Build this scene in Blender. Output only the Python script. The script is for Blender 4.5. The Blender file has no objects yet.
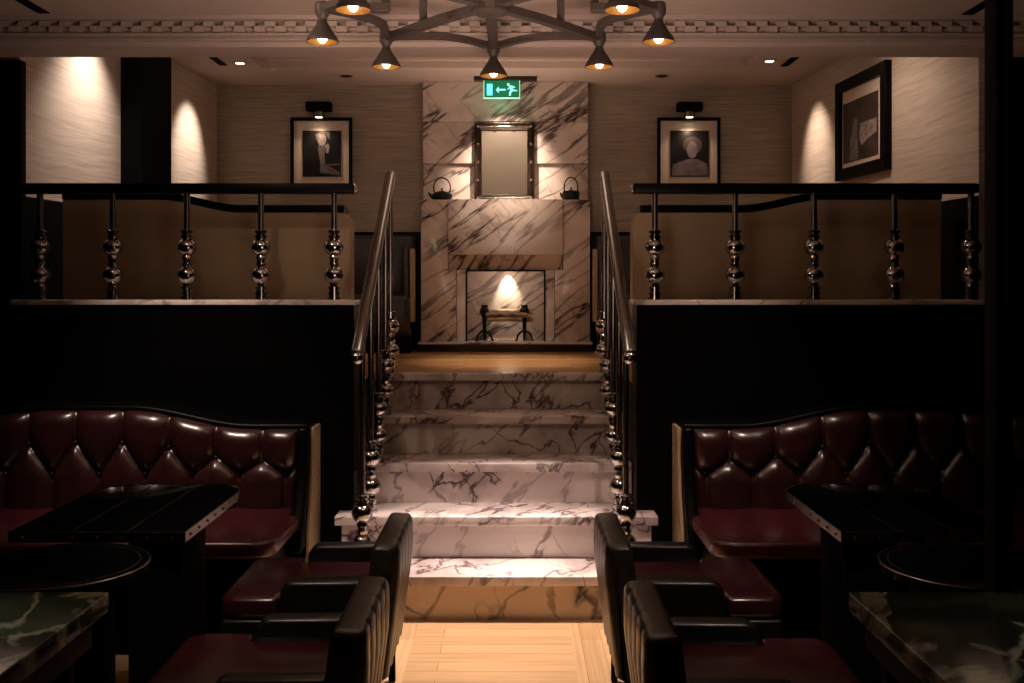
import bpy, bmesh, math, random
from mathutils import Vector, Matrix
random.seed(7)
SC = bpy.context.scene
COL = SC.collection
PI = math.pi
F, CX, HY, EYE = 1024.0, 512.0, 283.0, 1.5475


def PX(px, d):                      # world x of a sight line at depth d
    return (px - CX) / F * d


def PZ(py, d):                      # world z of a sight line at depth d
    return EYE - (py - HY) / F * d


# ------------------------------------------------------------------ materials
MATS = {}


def nmat(name):
    m = bpy.data.materials.new(name)
    m.use_nodes = True
    nt = m.node_tree
    return m, nt, nt.nodes['Principled BSDF']


def plain(name, col, rough=.5, metal=0., spec=.5, coat=0., noise=0., scale=20., bump=0., emit=None, estr=0.):
    m, nt, b = nmat(name)
    b.inputs['Base Color'].default_value = (*col, 1)
    b.inputs['Roughness'].default_value = rough
    b.inputs['Metallic'].default_value = metal
    b.inputs['Specular IOR Level'].default_value = spec
    b.inputs['Coat Weight'].default_value = coat
    b.inputs['Coat Roughness'].default_value = .12
    if emit:
        b.inputs['Emission Color'].default_value = (*emit, 1)
        b.inputs['Emission Strength'].default_value = estr
    if noise or bump:
        tc = nt.nodes.new('ShaderNodeTexCoord')
        n = nt.nodes.new('ShaderNodeTexNoise')
        n.inputs['Scale'].default_value = scale
        n.inputs['Detail'].default_value = 5
        nt.links.new(tc.outputs['Object'], n.inputs['Vector'])
        if noise:
            mr = nt.nodes.new('ShaderNodeMapRange')
            mr.inputs['From Min'].default_value = .3
            mr.inputs['From Max'].default_value = .7
            mr.inputs['To Min'].default_value = 1 - noise
            mr.inputs['To Max'].default_value = 1 + noise
            mx = nt.nodes.new('ShaderNodeVectorMath')
            mx.operation = 'SCALE'
            mx.inputs[0].default_value = col
            nt.links.new(n.outputs['Fac'], mr.inputs['Value'])
            nt.links.new(mr.outputs['Result'], mx.inputs['Scale'])
            nt.links.new(mx.outputs['Vector'], b.inputs['Base Color'])
        if bump:
            bp = nt.nodes.new('ShaderNodeBump')
            bp.inputs['Strength'].default_value = bump
            bp.inputs['Distance'].default_value = .004
            nt.links.new(n.outputs['Fac'], bp.inputs['Height'])
            nt.links.new(bp.outputs['Normal'], b.inputs['Normal'])
    MATS[name] = m
    return m


def marble(name, base, vein, cloud, angle, stretch=.22, sc=3.2, rough=.18, wid=.035, cloudamt=.45, rnd=True, cross=.5, warp=.12):
    """white stone with slanted thin veins and blotchy clouds, all from noise"""
    m, nt, b = nmat(name)
    N = nt.nodes.new
    L = nt.links.new
    tc = N('ShaderNodeTexCoord')
    vec = tc.outputs['Object']
    if rnd:
        oi = N('ShaderNodeObjectInfo')
        sx = N('ShaderNodeVectorMath'); sx.operation = 'SCALE'
        sx.inputs[0].default_value = (13.0, 7.0, 5.0)
        L(oi.outputs['Random'], sx.inputs['Scale'])
        ad = N('ShaderNodeVectorMath'); ad.operation = 'ADD'
        L(vec, ad.inputs[0]); L(sx.outputs['Vector'], ad.inputs[1])
        vec = ad.outputs['Vector']
    wn = N('ShaderNodeTexNoise'); wn.inputs['Scale'].default_value = 1.7; wn.inputs['Detail'].default_value = 5
    wn.inputs['Roughness'].default_value = .55
    L(vec, wn.inputs['Vector'])
    ws = N('ShaderNodeVectorMath'); ws.operation = 'SCALE'; ws.inputs['Scale'].default_value = warp
    L(wn.outputs['Color'], ws.inputs[0])
    wa = N('ShaderNodeVectorMath'); wa.operation = 'ADD'
    L(vec, wa.inputs[0]); L(ws.outputs['Vector'], wa.inputs[1])

    def veins(ang, sca, strt, w, off):
        # sheets of stone: fast change across the sheet, slow change along it
        nv = Vector((-math.sin(ang), .55, math.cos(ang))).normalized()
        uv = Vector((math.cos(ang), 0, math.sin(ang)))
        vv = nv.cross(uv)
        cb = N('ShaderNodeCombineXYZ')
        for ax, v, k, o in (('X', nv, 1., off), ('Y', uv, strt, off * .7), ('Z', vv, strt, off * .3)):
            d = N('ShaderNodeVectorMath'); d.operation = 'DOT_PRODUCT'
            L(wa.outputs['Vector'], d.inputs[0]); d.inputs[1].default_value = v * k
            ad_ = N('ShaderNodeMath'); ad_.inputs[1].default_value = o
            L(d.outputs['Value'], ad_.inputs[0]); L(ad_.outputs[0], cb.inputs[ax])
        n = N('ShaderNodeTexNoise'); n.inputs['Scale'].default_value = sca; n.inputs['Detail'].default_value = 4.5
        n.inputs['Roughness'].default_value = .5
        L(cb.outputs['Vector'], n.inputs['Vector'])
        s = N('ShaderNodeMath'); s.operation = 'SUBTRACT'; s.inputs[1].default_value = .5
        L(n.outputs['Fac'], s.inputs[0])
        a = N('ShaderNodeMath'); a.operation = 'ABSOLUTE'
        L(s.outputs[0], a.inputs[0])
        r = N('ShaderNodeMapRange'); r.interpolation_type = 'SMOOTHSTEP'
        r.inputs['From Min'].default_value = 0; r.inputs['From Max'].default_value = w
        r.inputs['To Min'].default_value = 1; r.inputs['To Max'].default_value = 0
        L(a.outputs[0], r.inputs['Value'])
        return r.outputs['Result'], n.outputs['Fac']
    v1, n1 = veins(angle, sc, stretch, wid, 0)
    v2, n2 = veins(-angle * 1.25, sc * .8, stretch * 1.6, wid * .6, 3.1)
    mk = N('ShaderNodeTexNoise'); mk.inputs['Scale'].default_value = 1.9; mk.inputs['Detail'].default_value = 3
    L(wa.outputs['Vector'], mk.inputs['Vector'])
    mr = N('ShaderNodeMapRange'); mr.inputs['From Min'].default_value = .38; mr.inputs['From Max'].default_value = .56
    L(mk.outputs['Fac'], mr.inputs['Value'])
    m1 = N('ShaderNodeMath'); m1.operation = 'MULTIPLY_ADD'; m1.inputs[1].default_value = .6; m1.inputs[2].default_value = .4
    L(mr.outputs['Result'], m1.inputs[0])
    v1m = N('ShaderNodeMath'); v1m.operation = 'MULTIPLY'
    L(v1, v1m.inputs[0]); L(m1.outputs[0], v1m.inputs[1])
    v2m = N('ShaderNodeMath'); v2m.operation = 'MULTIPLY'
    L(v2, v2m.inputs[0]); L(mr.outputs['Result'], v2m.inputs[1])
    v2n = N('ShaderNodeMath'); v2n.operation = 'MULTIPLY'; v2n.inputs[1].default_value = cross
    L(v2m.outputs[0], v2n.inputs[0])
    mxm = N('ShaderNodeMath'); mxm.operation = 'MAXIMUM'
    L(v1m.outputs[0], mxm.inputs[0]); L(v2n.outputs[0], mxm.inputs[1])
    # clouds
    cn = N('ShaderNodeTexNoise'); cn.inputs['Scale'].default_value = 5; cn.inputs['Detail'].default_value = 7; cn.inputs['Roughness'].default_value = .65
    L(wa.outputs['Vector'], cn.inputs['Vector'])
    cm = N('ShaderNodeMath'); cm.operation = 'MULTIPLY'
    L(cn.outputs['Fac'], cm.inputs[0]); L(mr.outputs['Result'], cm.inputs[1])
    cr = N('ShaderNodeMapRange'); cr.inputs['From Min'].default_value = .25; cr.inputs['From Max'].default_value = .6
    cr.inputs['To Max'].default_value = cloudamt
    L(cm.outputs[0], cr.inputs['Value'])
    c1 = N('ShaderNodeMix'); c1.data_type = 'RGBA'
    c1.inputs[6].default_value = (*base, 1); c1.inputs[7].default_value = (*cloud, 1)
    L(cr.outputs['Result'], c1.inputs['Factor'])
    c2 = N('ShaderNodeMix'); c2.data_type = 'RGBA'
    c2.inputs[7].default_value = (*vein, 1)
    L(c1.outputs[2], c2.inputs[6]); L(mxm.outputs[0], c2.inputs['Factor'])
    L(c2.outputs[2], b.inputs['Base Color'])
    b.inputs['Roughness'].default_value = rough
    MATS[name] = m
    return m


def wallpaper(name, c0, c1, horizontal=True):
    m, nt, b = nmat(name)
    N = nt.nodes.new
    L = nt.links.new
    tc = N('ShaderNodeTexCoord')
    mp = N('ShaderNodeMapping')
    mp.inputs['Scale'].default_value = (1.5, 1.5, 40)
    mp.inputs['Rotation'].default_value = (.0, .0, 0)
    n0 = N('ShaderNodeTexNoise'); n0.inputs['Scale'].default_value = 1.3; n0.inputs['Detail'].default_value = 2
    L(tc.outputs['Object'], n0.inputs['Vector'])
    sc = N('ShaderNodeVectorMath'); sc.operation = 'SCALE'; sc.inputs['Scale'].default_value = .08
    L(n0.outputs['Color'], sc.inputs[0])
    ad = N('ShaderNodeVectorMath'); ad.operation = 'ADD'
    L(tc.outputs['Object'], ad.inputs[0]); L(sc.outputs['Vector'], ad.inputs[1])
    L(ad.outputs['Vector'], mp.inputs['Vector'])
    n = N('ShaderNodeTexNoise'); n.inputs['Scale'].default_value = 1.8; n.inputs['Detail'].default_value = 6
    n.inputs['Roughness'].default_value = .62
    L(mp.outputs['Vector'], n.inputs['Vector'])
    r = N('ShaderNodeValToRGB')
    r.color_ramp.elements[0].position = .3; r.color_ramp.elements[0].color = (*c0, 1)
    r.color_ramp.elements[1].position = .68; r.color_ramp.elements[1].color = (*c1, 1)
    L(n.outputs['Fac'], r.inputs['Fac'])
    L(r.outputs['Color'], b.inputs['Base Color'])
    b.inputs['Roughness'].default_value = .6
    b.inputs['Specular IOR Level'].default_value = .25
    MATS[name] = m
    return m


def planks(name, c0, c1, x0=None, x1=None, bw=.14, row=.1):
    """boards along x, with border boards along y on both sides of the strip x0..x1"""
    m, nt, b = nmat(name)
    N = nt.nodes.new
    L = nt.links.new
    g = N('ShaderNodeTexCoord')
    sep = N('ShaderNodeSeparateXYZ')
    L(g.outputs['Object'], sep.inputs[0])

    def brick(rot, off):
        mp = N('ShaderNodeMapping'); mp.inputs['Rotation'].default_value = (0, 0, rot)
        mp.inputs['Location'].default_value = off
        L(g.outputs['Object'], mp.inputs['Vector'])
        t = N('ShaderNodeTexBrick')
        t.inputs['Scale'].default_value = 1
        t.inputs['Brick Width'].default_value = 1.35
        t.inputs['Row Height'].default_value = row
        t.inputs['Mortar Size'].default_value = .0012
        t.inputs['Mortar Smooth'].default_value = .2
        t.inputs['Color1'].default_value = (*c0, 1)
        t.inputs['Color2'].default_value = (*c1, 1)
        t.inputs['Mortar'].default_value = (c0[0] * .5, c0[1] * .45, c0[2] * .4, 1)
        t.inputs['Bias'].default_value = 0
        L(mp.outputs['Vector'], t.inputs['Vector'])
        gm = N('ShaderNodeMapping'); gm.inputs['Rotation'].default_value = (0, 0, rot)
        gm.inputs['Scale'].default_value = (1, 1, 1)
        L(g.outputs['Object'], gm.inputs['Vector'])
        g2 = N('ShaderNodeMapping'); g2.inputs['Scale'].default_value = (2.2, 60, 1)
        L(gm.outputs['Vector'], g2.inputs['Vector'])
        n = N('ShaderNodeTexNoise'); n.inputs['Scale'].default_value = 1; n.inputs['Detail'].default_value = 4
        L(g2.outputs['Vector'], n.inputs['Vector'])
        mr = N('ShaderNodeMapRange'); mr.inputs['From Min'].default_value = .3; mr.inputs['From Max'].default_value = .7
        mr.inputs['To Min'].default_value = .82; mr.inputs['To Max'].default_value = 1.1
        L(n.outputs['Fac'], mr.inputs['Value'])
        mu = N('ShaderNodeVectorMath'); mu.operation = 'SCALE'
        L(t.outputs['Color'], mu.inputs[0]); L(mr.outputs['Result'], mu.inputs['Scale'])
        return mu.outputs['Vector']
    a = brick(0, (.3, .02, 0))
    out = a
    if x0 is not None:
        bb = brick(PI / 2, (.4, .0, 0))
        cxm = (x0 + x1) / 2
        s = N('ShaderNodeMath'); s.operation = 'SUBTRACT'; s.inputs[1].default_value = cxm
        L(sep.outputs['X'], s.inputs[0])
        ab = N('ShaderNodeMath'); ab.operation = 'ABSOLUTE'; L(s.outputs[0], ab.inputs[0])
        c = N('ShaderNodeMath'); c.operation = 'COMPARE'
        c.inputs[1].default_value = (x1 - x0) / 2 + bw / 2; c.inputs[2].default_value = bw / 2
        L(ab.outputs[0], c.inputs[0])
        mx = N('ShaderNodeMix'); mx.data_type = 'RGBA'
        L(c.outputs[0], mx.inputs['Factor']); L(a, mx.inputs[6]); L(bb, mx.inputs[7])
        out = mx.outputs[2]
    L(out, b.inputs['Base Color'])
    b.inputs['Roughness'].default_value = .24
    b.inputs['Specular IOR Level'].default_value = .4
    MATS[name] = m
    return m


BLACK = plain('black_lacquer', (.0016, .0016, .0017), .38, spec=.10, noise=.2, scale=3)
GLOSSBLACK = plain('gloss_black', (.003, .003, .0034), .06, spec=.32, noise=.1, scale=6)
MATTBLACK = plain('matt_black', (.0025, .0025, .0027), .7, spec=.08, noise=.2, scale=9)
IRON = plain('cast_iron', (.010, .009, .009), .55, spec=.3, bump=.25, scale=160)
CHROME = plain('chrome', (.42, .40, .39), .07, 1., noise=.05, scale=8)
MIRRORFRAME = plain('mirror_frame', (.085, .066, .052), .2, 1., noise=.3, scale=30)
DARKCHROME = plain('dark_chrome', (.28, .245, .225), .24, 1., noise=.1, scale=8)
STEEL = plain('brushed_steel', (.27, .25, .235), .27, 1., noise=.1, scale=30)
BRONZE = plain('dark_bronze', (.05, .034, .022), .35, .7, noise=.2, scale=14)
OXBLOOD = plain('oxblood_leather', (.026, .0070, .0074), .28, spec=.75, noise=.2, scale=25, bump=.12)
SEATRED = plain('red_leather', (.058, .0100, .0130), .27, spec=.5, noise=.2, scale=12, bump=.10)
ARMLEATHER = plain('near_black_leather', (.009, .0072, .0066), .33, spec=.5, noise=.3, scale=30, bump=.12)
CHAIRSEAT = plain('dark_red_seat', (.040, .0072, .0092), .22, spec=.85, noise=.2, scale=12, bump=.10)
CHAIRLEATHER = plain('dark_brown_leather', (.027, .0195, .0165), .36, spec=.5, noise=.3, scale=30, bump=.15)
TAN = plain('tan_leather', (.36, .25, .15), .55, spec=.25, noise=.06, scale=6)
CHAIRBACK = plain('brown_channel_leather', (.075, .050, .034), .33, spec=.5, noise=.2, scale=30, bump=.1)
TANEDGE = plain('tan_panel', (.36, .26, .16), .5, spec=.25, noise=.06, scale=6)
PLASTER = plain('plaster', (.50, .40, .345), .75, spec=.2, noise=.04, scale=2)
CEILP = plain('ceiling_paint', (.56, .45, .385), .8, spec=.2, noise=.03, scale=1.5)
SHADE = plain('taupe_shade', (.062, .046, .039), .55, spec=.25, noise=.1, scale=30)
FRAMET = plain('taupe_metal', (.075, .057, .049), .5, spec=.3, noise=.1, scale=20)
GOLD = plain('gold_lining', (.20, .105, .025), .5, .5, noise=.05, scale=20)
BULB = plain('warm_bulb', (1, .8, .55), .4, emit=(1.0, .66, .32), estr=24, noise=.02)
DLIGHT = plain('downlight_lens', (1, .9, .8), .4, emit=(1.0, .72, .52), estr=14, noise=.02)
PLIGHT = plain('picture_lens', (1, .9, .8), .4, emit=(1.0, .85, .62), estr=5, noise=.02)
MAT_BOARD = plain('mat_board', (.74, .61, .52), .8, spec=.15, noise=.03, scale=40)
PHOTOBLACK = plain('photo_black', (.012, .011, .012), .35, spec=.3, noise=.4, scale=12)
PHOTOGREY = plain('photo_grey', (.13, .105, .10), .5, noise=.55, scale=22)
PHOTOLIGHT = plain('photo_light', (.30, .24, .22), .5, noise=.5, scale=26)
PHOTOMAUVE = plain('photo_mauve', (.17, .135, .145), .5, noise=.4, scale=22)
PHOTOBROWN = plain('photo_brown', (.055, .038, .03), .5, noise=.5, scale=9)
MIRROR = plain('mirror_tan_reflection', (.095, .072, .052), .35, .2, noise=.10, scale=4)  # tan reflection of the room painted into the base colour
SIGNGREEN = plain('sign_green', (.0, .05, .02), .4, emit=(.0, .16, .055), estr=.9, noise=.1, scale=14)
SIGNCYAN = plain('sign_cyan', (.3, .8, .8), .4, emit=(.22, .80, .72), estr=1.3, noise=.02)
SIGNBLUE = plain('sign_blue', (.2, .7, .9), .4, emit=(.10, .62, .95), estr=1.3, noise=.02)
SIGNEDGE = plain('sign_edge', (.4, .9, .7), .3, emit=(.35, .95, .62), estr=.9, noise=.02)
BARK = plain('pale_bark', (.50, .38, .25), .8, noise=.4, scale=18, bump=.5)
BARKD = plain('dark_bark', (.20, .12, .07), .85, noise=.5, scale=18, bump=.5)
STAIRM = marble('stair_marble', (.74, .635, .605), (.095, .05, .056), (.33, .25, .25), .85, .28, 5.2, .2, .021, .8, True, .95, .15)
BASEM = marble('base_marble_bounce', (.60, .45, .33), (.022, .014, .014), (.34, .23, .15), .75, .30, 3.8, .3, .032, .5, True, 1., .22)  # bottom riser: orange bounce from the floor painted into the marble colour
FIREM = marble('fireplace_marble', (.68, .56, .485), (.055, .032, .030), (.36, .26, .225), .63, .12, 8.5, .2, .042, .5, True, .4, .075)
LEDGEM = marble('ledge_marble', (.72, .63, .58), (.2, .14, .13), (.5, .4, .38), .6, .3, 3, .25, .02, .5)
GREENM = marble('green_marble', (.020, .026, .020), (.42, .44, .34), (.085, .12, .07), .95, .22, 4.5, .12, .04, .9, True, .9, .28)
GRASSCLOTH = wallpaper('grasscloth', (.25, .195, .15), (.47, .385, .31))
SILK = wallpaper('silk_paper', (.50, .40, .33), (.70, .60, .51))
OAK = planks('oak_floor', (.45, .27, .135), (.59, .375, .20), -.425, .258, .135, .1)
OAKUP = planks('oak_landing', (.42, .215, .085), (.60, .34, .15), row=.14)

# ------------------------------------------------------------------ mesh helpers
ORG = {}


def bx(bm, x0, x1, y0, y1, z0, z1):
    v = [bm.verts.new(p) for p in ((x0, y0, z0), (x1, y0, z0), (x1, y1, z0), (x0, y1, z0),
                                   (x0, y0, z1), (x1, y0, z1), (x1, y1, z1), (x0, y1, z1))]
    for f in ((0, 3, 2, 1), (4, 5, 6, 7), (0, 1, 5, 4), (1, 2, 6, 5), (2, 3, 7, 6), (3, 0, 4, 7)):
        bm.faces.new([v[i] for i in f])
    return v


def lathe(bm, prof, cx=0, cy=0, cz=0, n=28, cap=True):
    rings = []
    for r, z in prof:
        rings.append([bm.verts.new((cx + r * math.cos(2 * PI * k / n), cy + r * math.sin(2 * PI * k / n), cz + z)) for k in range(n)])
    for a, b in zip(rings[:-1], rings[1:]):
        for k in range(n):
            bm.faces.new((a[k], a[(k + 1) % n], b[(k + 1) % n], b[k]))
    if cap:
        bm.faces.new(list(reversed(rings[0])))
        bm.faces.new(rings[-1])


def tube(bm, pts, r, n=12, cap=True, flat=1.0):
    """round (or flattened) bar along points; r may be a list"""
    pts = [Vector(p) for p in pts]
    rs = r if isinstance(r, (list, tuple)) else [r] * len(pts)
    rings = []
    for i, p in enumerate(pts):
        t = (pts[min(i + 1, len(pts) - 1)] - pts[max(i - 1, 0)]).normalized()
        up = Vector((0, 0, 1)) if abs(t.z) < .95 else Vector((0, 1, 0))
        s = t.cross(up).normalized()
        u = s.cross(t).normalized()
        rings.append([bm.verts.new(p + s * (rs[i] * math.cos(2 * PI * k / n)) + u * (rs[i] * flat * math.sin(2 * PI * k / n))) for k in range(n)])
    for a, b in zip(rings[:-1], rings[1:]):
        for k in range(n):
            bm.faces.new((a[k], a[(k + 1) % n], b[(k + 1) % n], b[k]))
    if cap:
        bm.faces.new(list(reversed(rings[0])))
        bm.faces.new(rings[-1])


def bar(bm, pts, w, h):
    """rectangular bar along points"""
    pts = [Vector(p) for p in pts]
    rings = []
    for i, p in enumerate(pts):
        t = (pts[min(i + 1, len(pts) - 1)] - pts[max(i - 1, 0)]).normalized()
        up = Vector((0, 0, 1)) if abs(t.z) < .95 else Vector((0, 1, 0))
        s = t.cross(up).normalized()
        u = s.cross(t).normalized()
        rings.append([bm.verts.new(p + s * a * w / 2 + u * b_ * h / 2) for a, b_ in ((-1, -1), (1, -1), (1, 1), (-1, 1))])
    for a, b in zip(rings[:-1], rings[1:]):
        for k in range(4):
            bm.faces.new((a[k], a[(k + 1) % 4], b[(k + 1) % 4], b[k]))
    bm.faces.new(list(reversed(rings[0])))
    bm.faces.new(rings[-1])


def prism(bm, poly, a0, a1, axis='y'):
    """extrude a 2-D polygon: axis y -> poly is (x,z); x -> (y,z); z -> (x,y)"""
    def mk(p, a):
        return {'y': (p[0], a, p[1]), 'x': (a, p[0], p[1]), 'z': (p[0], p[1], a)}[axis]
    A = [bm.verts.new(mk(p, a0)) for p in poly]
    B = [bm.verts.new(mk(p, a1)) for p in poly]
    n = len(poly)
    bm.faces.new(A)
    bm.faces.new(list(reversed(B)))
    for i in range(n):
        bm.faces.new((A[i], B[i], B[(i + 1) % n], A[(i + 1) % n]))


def sphere(bm, c, r, n=20, sz=1.0):
    prof = []
    m = n // 2
    for i in range(m + 1):
        a = -PI / 2 + PI * i / m
        prof.append((max(r * math.cos(a), r * .02), r * sz * math.sin(a)))
    lathe(bm, prof, *c, n=n)


def obj(name, bm, mat, parent=None, bevel=0., seg=3, smooth=True, angle=35, local=False, mats=None):
    bmesh.ops.recalc_face_normals(bm, faces=bm.faces)
    me = bpy.data.meshes.new(name)
    root = parent
    while root is not None and root.parent is not None:
        root = root.parent
    off = Vector(ORG.get(root.name, (0, 0, 0))) if (root is not None and not local) else Vector()
    if off.length:
        bmesh.ops.translate(bm, verts=bm.verts, vec=-off)
    bm.to_mesh(me)
    bm.free()
    me.materials.append(mat)
    if mats:
        for m in mats:
            me.materials.append(m)
    if smooth:
        me.shade_smooth()
        me.set_sharp_from_angle(angle=math.radians(angle))
    o = bpy.data.objects.new(name, me)
    COL.objects.link(o)
    o.parent = parent
    if bevel:
        md = o.modifiers.new('bevel', 'BEVEL')
        md.width = bevel
        md.segments = seg
        md.limit_method = 'ANGLE'
        md.angle_limit = math.radians(35)
        md.harden_normals = False
        if smooth:
            me.shade_smooth()
    return o


def box(name, x0, x1, y0, y1, z0, z1, mat, parent=None, bevel=.004, **k):
    bm = bmesh.new()
    bx(bm, min(x0, x1), max(x0, x1), y0, y1, z0, z1)
    return obj(name, bm, mat, parent, bevel, smooth=bool(bevel), angle=180 if bevel else 35, **k)


def thing(name, label, cat, loc=(0, 0, 0), group=None):
    o = bpy.data.objects.new(name, None)
    COL.objects.link(o)
    o.location = loc
    o.empty_display_size = .1
    o['label'] = label
    o['category'] = cat
    if group:
        o['group'] = group
    ORG[o.name] = loc
    return o


def tag(o, label, cat, group=None):
    o['label'] = label
    o['category'] = cat
    if group:
        o['group'] = group
    return o


def struct(o):
    o['kind'] = 'structure'
    return o


def sbox(name, x0, x1, y0, y1, z0, z1, mat, bevel=0.):
    return struct(box(name, x0, x1, y0, y1, z0, z1, mat, None, bevel))


def quadwall(name, p0, p1, z0, z1, th, mat):
    """upright wall slab between plan points p0 and p1; th is its thickness to the left of p0->p1"""
    d = Vector((p1[0] - p0[0], p1[1] - p0[1], 0)).normalized()
    nrm = Vector((-d.y, d.x, 0)) * th
    a, b = Vector((*p0, 0)), Vector((*p1, 0))
    bm = bmesh.new()
    prism(bm, [(a.x, a.y), (b.x, b.y), ((b + nrm).x, (b + nrm).y), ((a + nrm).x, (a + nrm).y)], z0, z1, 'z')
    return struct(obj(name, bm, mat, smooth=False))


# ------------------------------------------------------------------ camera
cam = bpy.data.cameras.new('camera')
cam.sensor_width = 36
cam.lens = 36.0 * F / 1024
cam.shift_y = -(341.5 - HY) / 1024
cam.clip_start = .05
co = bpy.data.objects.new('camera', cam)
COL.objects.link(co)
co.location = (0, 0, EYE)
co.rotation_euler = (PI / 2, 0, 0)
SC.camera = co

# ------------------------------------------------------------------ the room
R = .2063
ZL = 5 * R                          # landing height
Y0, T, NOSE, TH = 5.858, .2953, .03, .044
CEN = -.08
ZC, ZU = 2.83, 3.11                 # lower and upper ceilings
YB = 8.1

sbox('floor', -3.2, 3.2, -2.2, Y0 + .03, -.1, 0, OAK)
bm = bmesh.new(); bx(bm, -2.75, 2.75, Y0 + .075, YB + .12, ZL - .12, ZL)
struct(obj('floor_landing', bm, OAKUP, smooth=False))
sbox('ceiling', -3.2, 3.2, -2.2, 5.03, ZC, ZC + .1, CEILP)
sbox('wall_left', -3.3, -3.2, -2.2, 5.12, 0, ZC, MATTBLACK)
sbox('wall_right', 3.2, 3.3, -2.2, 5.12, 0, ZC, MATTBLACK)
sbox('wall_rear', -3.2, 3.2, -2.3, -2.2, 0, ZC, MATTBLACK)
sbox('wall_back', -2.5, 2.5, YB, YB + .12, ZL, ZU, GRASSCLOTH)
# dark dado below the paper on the back wall
sbox('baseboard_back_left', -2.3, -.72, YB - .02, YB, ZL, PZ(232, YB), BLACK)
sbox('baseboard_back_right', .62, 2.2, YB - .02, YB, ZL, PZ(232, YB), BLACK)
# side walls of the raised lounge (slightly splayed towards the front)
WL = ((-2.555, 5.31), (-2.335, YB))
WR = ((2.42, 5.31), (2.215, YB))
quadwall('wall_left_lounge', WL[0], WL[1], ZL, ZU, .1, SILK)
quadwall('wall_right_lounge', WR[1], WR[0], ZL, ZU, .1, SILK)
quadwall('baseboard_left_lounge', (WL[0][0] + .012, WL[0][1]), (WL[1][0] + .012, WL[1][1]), ZL, 2.0, .012, MATTBLACK)
quadwall('baseboard_right_lounge', (WR[1][0] - .012, WR[1][1]), (WR[0][0] - .012, WR[0][1]), ZL, 2.0, .012, MATTBLACK)
# black pier standing proud of the left wall, and the black piers at both ends of the parapet
sbox('trim_pier_left', -2.60, -2.335, 6.45, 7.02, ZL, ZU, MATTBLACK)
sbox('trim_pier_end_left', -3.2, -2.515, 5.245, 5.299, 1.464, 2.69, MATTBLACK)
sbox('trim_pier_end_right', 2.45, 3.2, 5.245, 5.299, 1.464, 2.69, MATTBLACK)
# a slender black post in the foreground on the right
sbox('trim_post_right', 1.237, 1.280, 2.612, 2.684, 0, ZC, MATTBLACK, .004)

# upper ceiling with its recessed tray
TX0, TX1, TY0, TY1 = -1.816, 1.693, 5.75, 7.44
bm = bmesh.new()
o_ = [(-2.7, 5.19), (2.7, 5.19), (2.7, YB + .1), (-2.7, YB + .1)]
i_ = [(TX0, TY0), (TX1, TY0), (TX1, TY1), (TX0, TY1)]
lo = [bm.verts.new((*p, ZU)) for p in o_]; li = [bm.verts.new((*p, ZU)) for p in i_]
ho = [bm.verts.new((*p, ZU + .3)) for p in o_]; hi = [bm.verts.new((*p, ZU + .3)) for p in i_]
for k in range(4):
    j = (k + 1) % 4
    bm.faces.new((lo[k], lo[j], li[j], li[k])); bm.faces.new((ho[k], ho[j], hi[j], hi[k]))
    bm.faces.new((lo[k], lo[j], ho[j], ho[k])); bm.faces.new((li[k], li[j], hi[j], hi[k]))
struct(obj('ceiling_lounge', bm, CEILP, smooth=False))
sbox('ceiling_tray', TX0 - .1, TX1 + .1, TY0 - .1, TY1 + .1, ZU + .3, ZU + .36, CEILP)
bm = bmesh.new()                    # stepped moulding round the tray
for d, za, zb in ((.05, ZU + .05, ZU + .085), (.10, ZU + .085, ZU + .13)):
    a = [(TX0, TY0), (TX1, TY0), (TX1, TY1), (TX0, TY1)]
    b = [(TX0 + d, TY0 + d), (TX1 - d, TY0 + d), (TX1 - d, TY1 - d), (TX0 + d, TY1 - d)]
    va = [[bm.verts.new((*p, z)) for p in a] for z in (za, zb)]
    vb = [[bm.verts.new((*p, z)) for p in b] for z in (za, zb)]
    for k in range(4):
        j = (k + 1) % 4
        bm.faces.new((va[0][k], va[0][j], vb[0][j], vb[0][k])); bm.faces.new((va[1][k], va[1][j], vb[1][j], vb[1][k]))
        bm.faces.new((vb[0][k], vb[0][j], vb[1][j], vb[1][k])); bm.faces.new((va[0][k], va[0][j], va[1][j], va[1][k]))
struct(obj('trim_tray', bm, CEILP, smooth=False))

# beam over the parapet, with its cornice
sbox('ceiling_beam', -3.2, 3.2, 5.03, 5.19, 2.692, ZU + .3, PLASTER)
prof = [(5.03, ZC), (4.90, ZC), (4.90, 2.812), (4.952, 2.806), (4.952, 2.754), (4.930, 2.752), (4.930, 2.742), (4.955, 2.738), (4.948, 2.728),
        (4.948, 2.720), (4.975, 2.718), (4.985, 2.708), (4.985, 2.696), (5.012, 2.694), (5.03, 2.692)]
bm = bmesh.new(); prism(bm, prof, -3.2, 3.2, 'x')
per = .0985
k = -32
while k < 33:
    x = CEN + k * per
    bx(bm, x - .027, x + .027, 4.918, 4.96, 2.781, 2.806)
    bx(bm, x + per / 2 - .027, x + per / 2 + .027, 4.918, 4.96, 2.756, 2.783)
    k += 1
struct(obj('trim_cornice', bm, PLASTER, smooth=False))

# parapets with their marble ledges
XLI, XRI = -.79, .6225
sbox('wall_parapet_left', -3.2, XLI, 5.12, 5.30, 0, 1.438, BLACK)
sbox('wall_parapet_right', XRI, 3.2, 5.12, 5.30, 0, 1.438, BLACK)
sbox('trim_ledge_left', PX(10, 5.1), -.782, 5.1, 5.32, 1.438, 1.463, LEDGEM, .003)
sbox('trim_ledge_right', .610, PX(983, 5.1), 5.1, 5.32, 1.438, 1.463, LEDGEM, .003)
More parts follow.
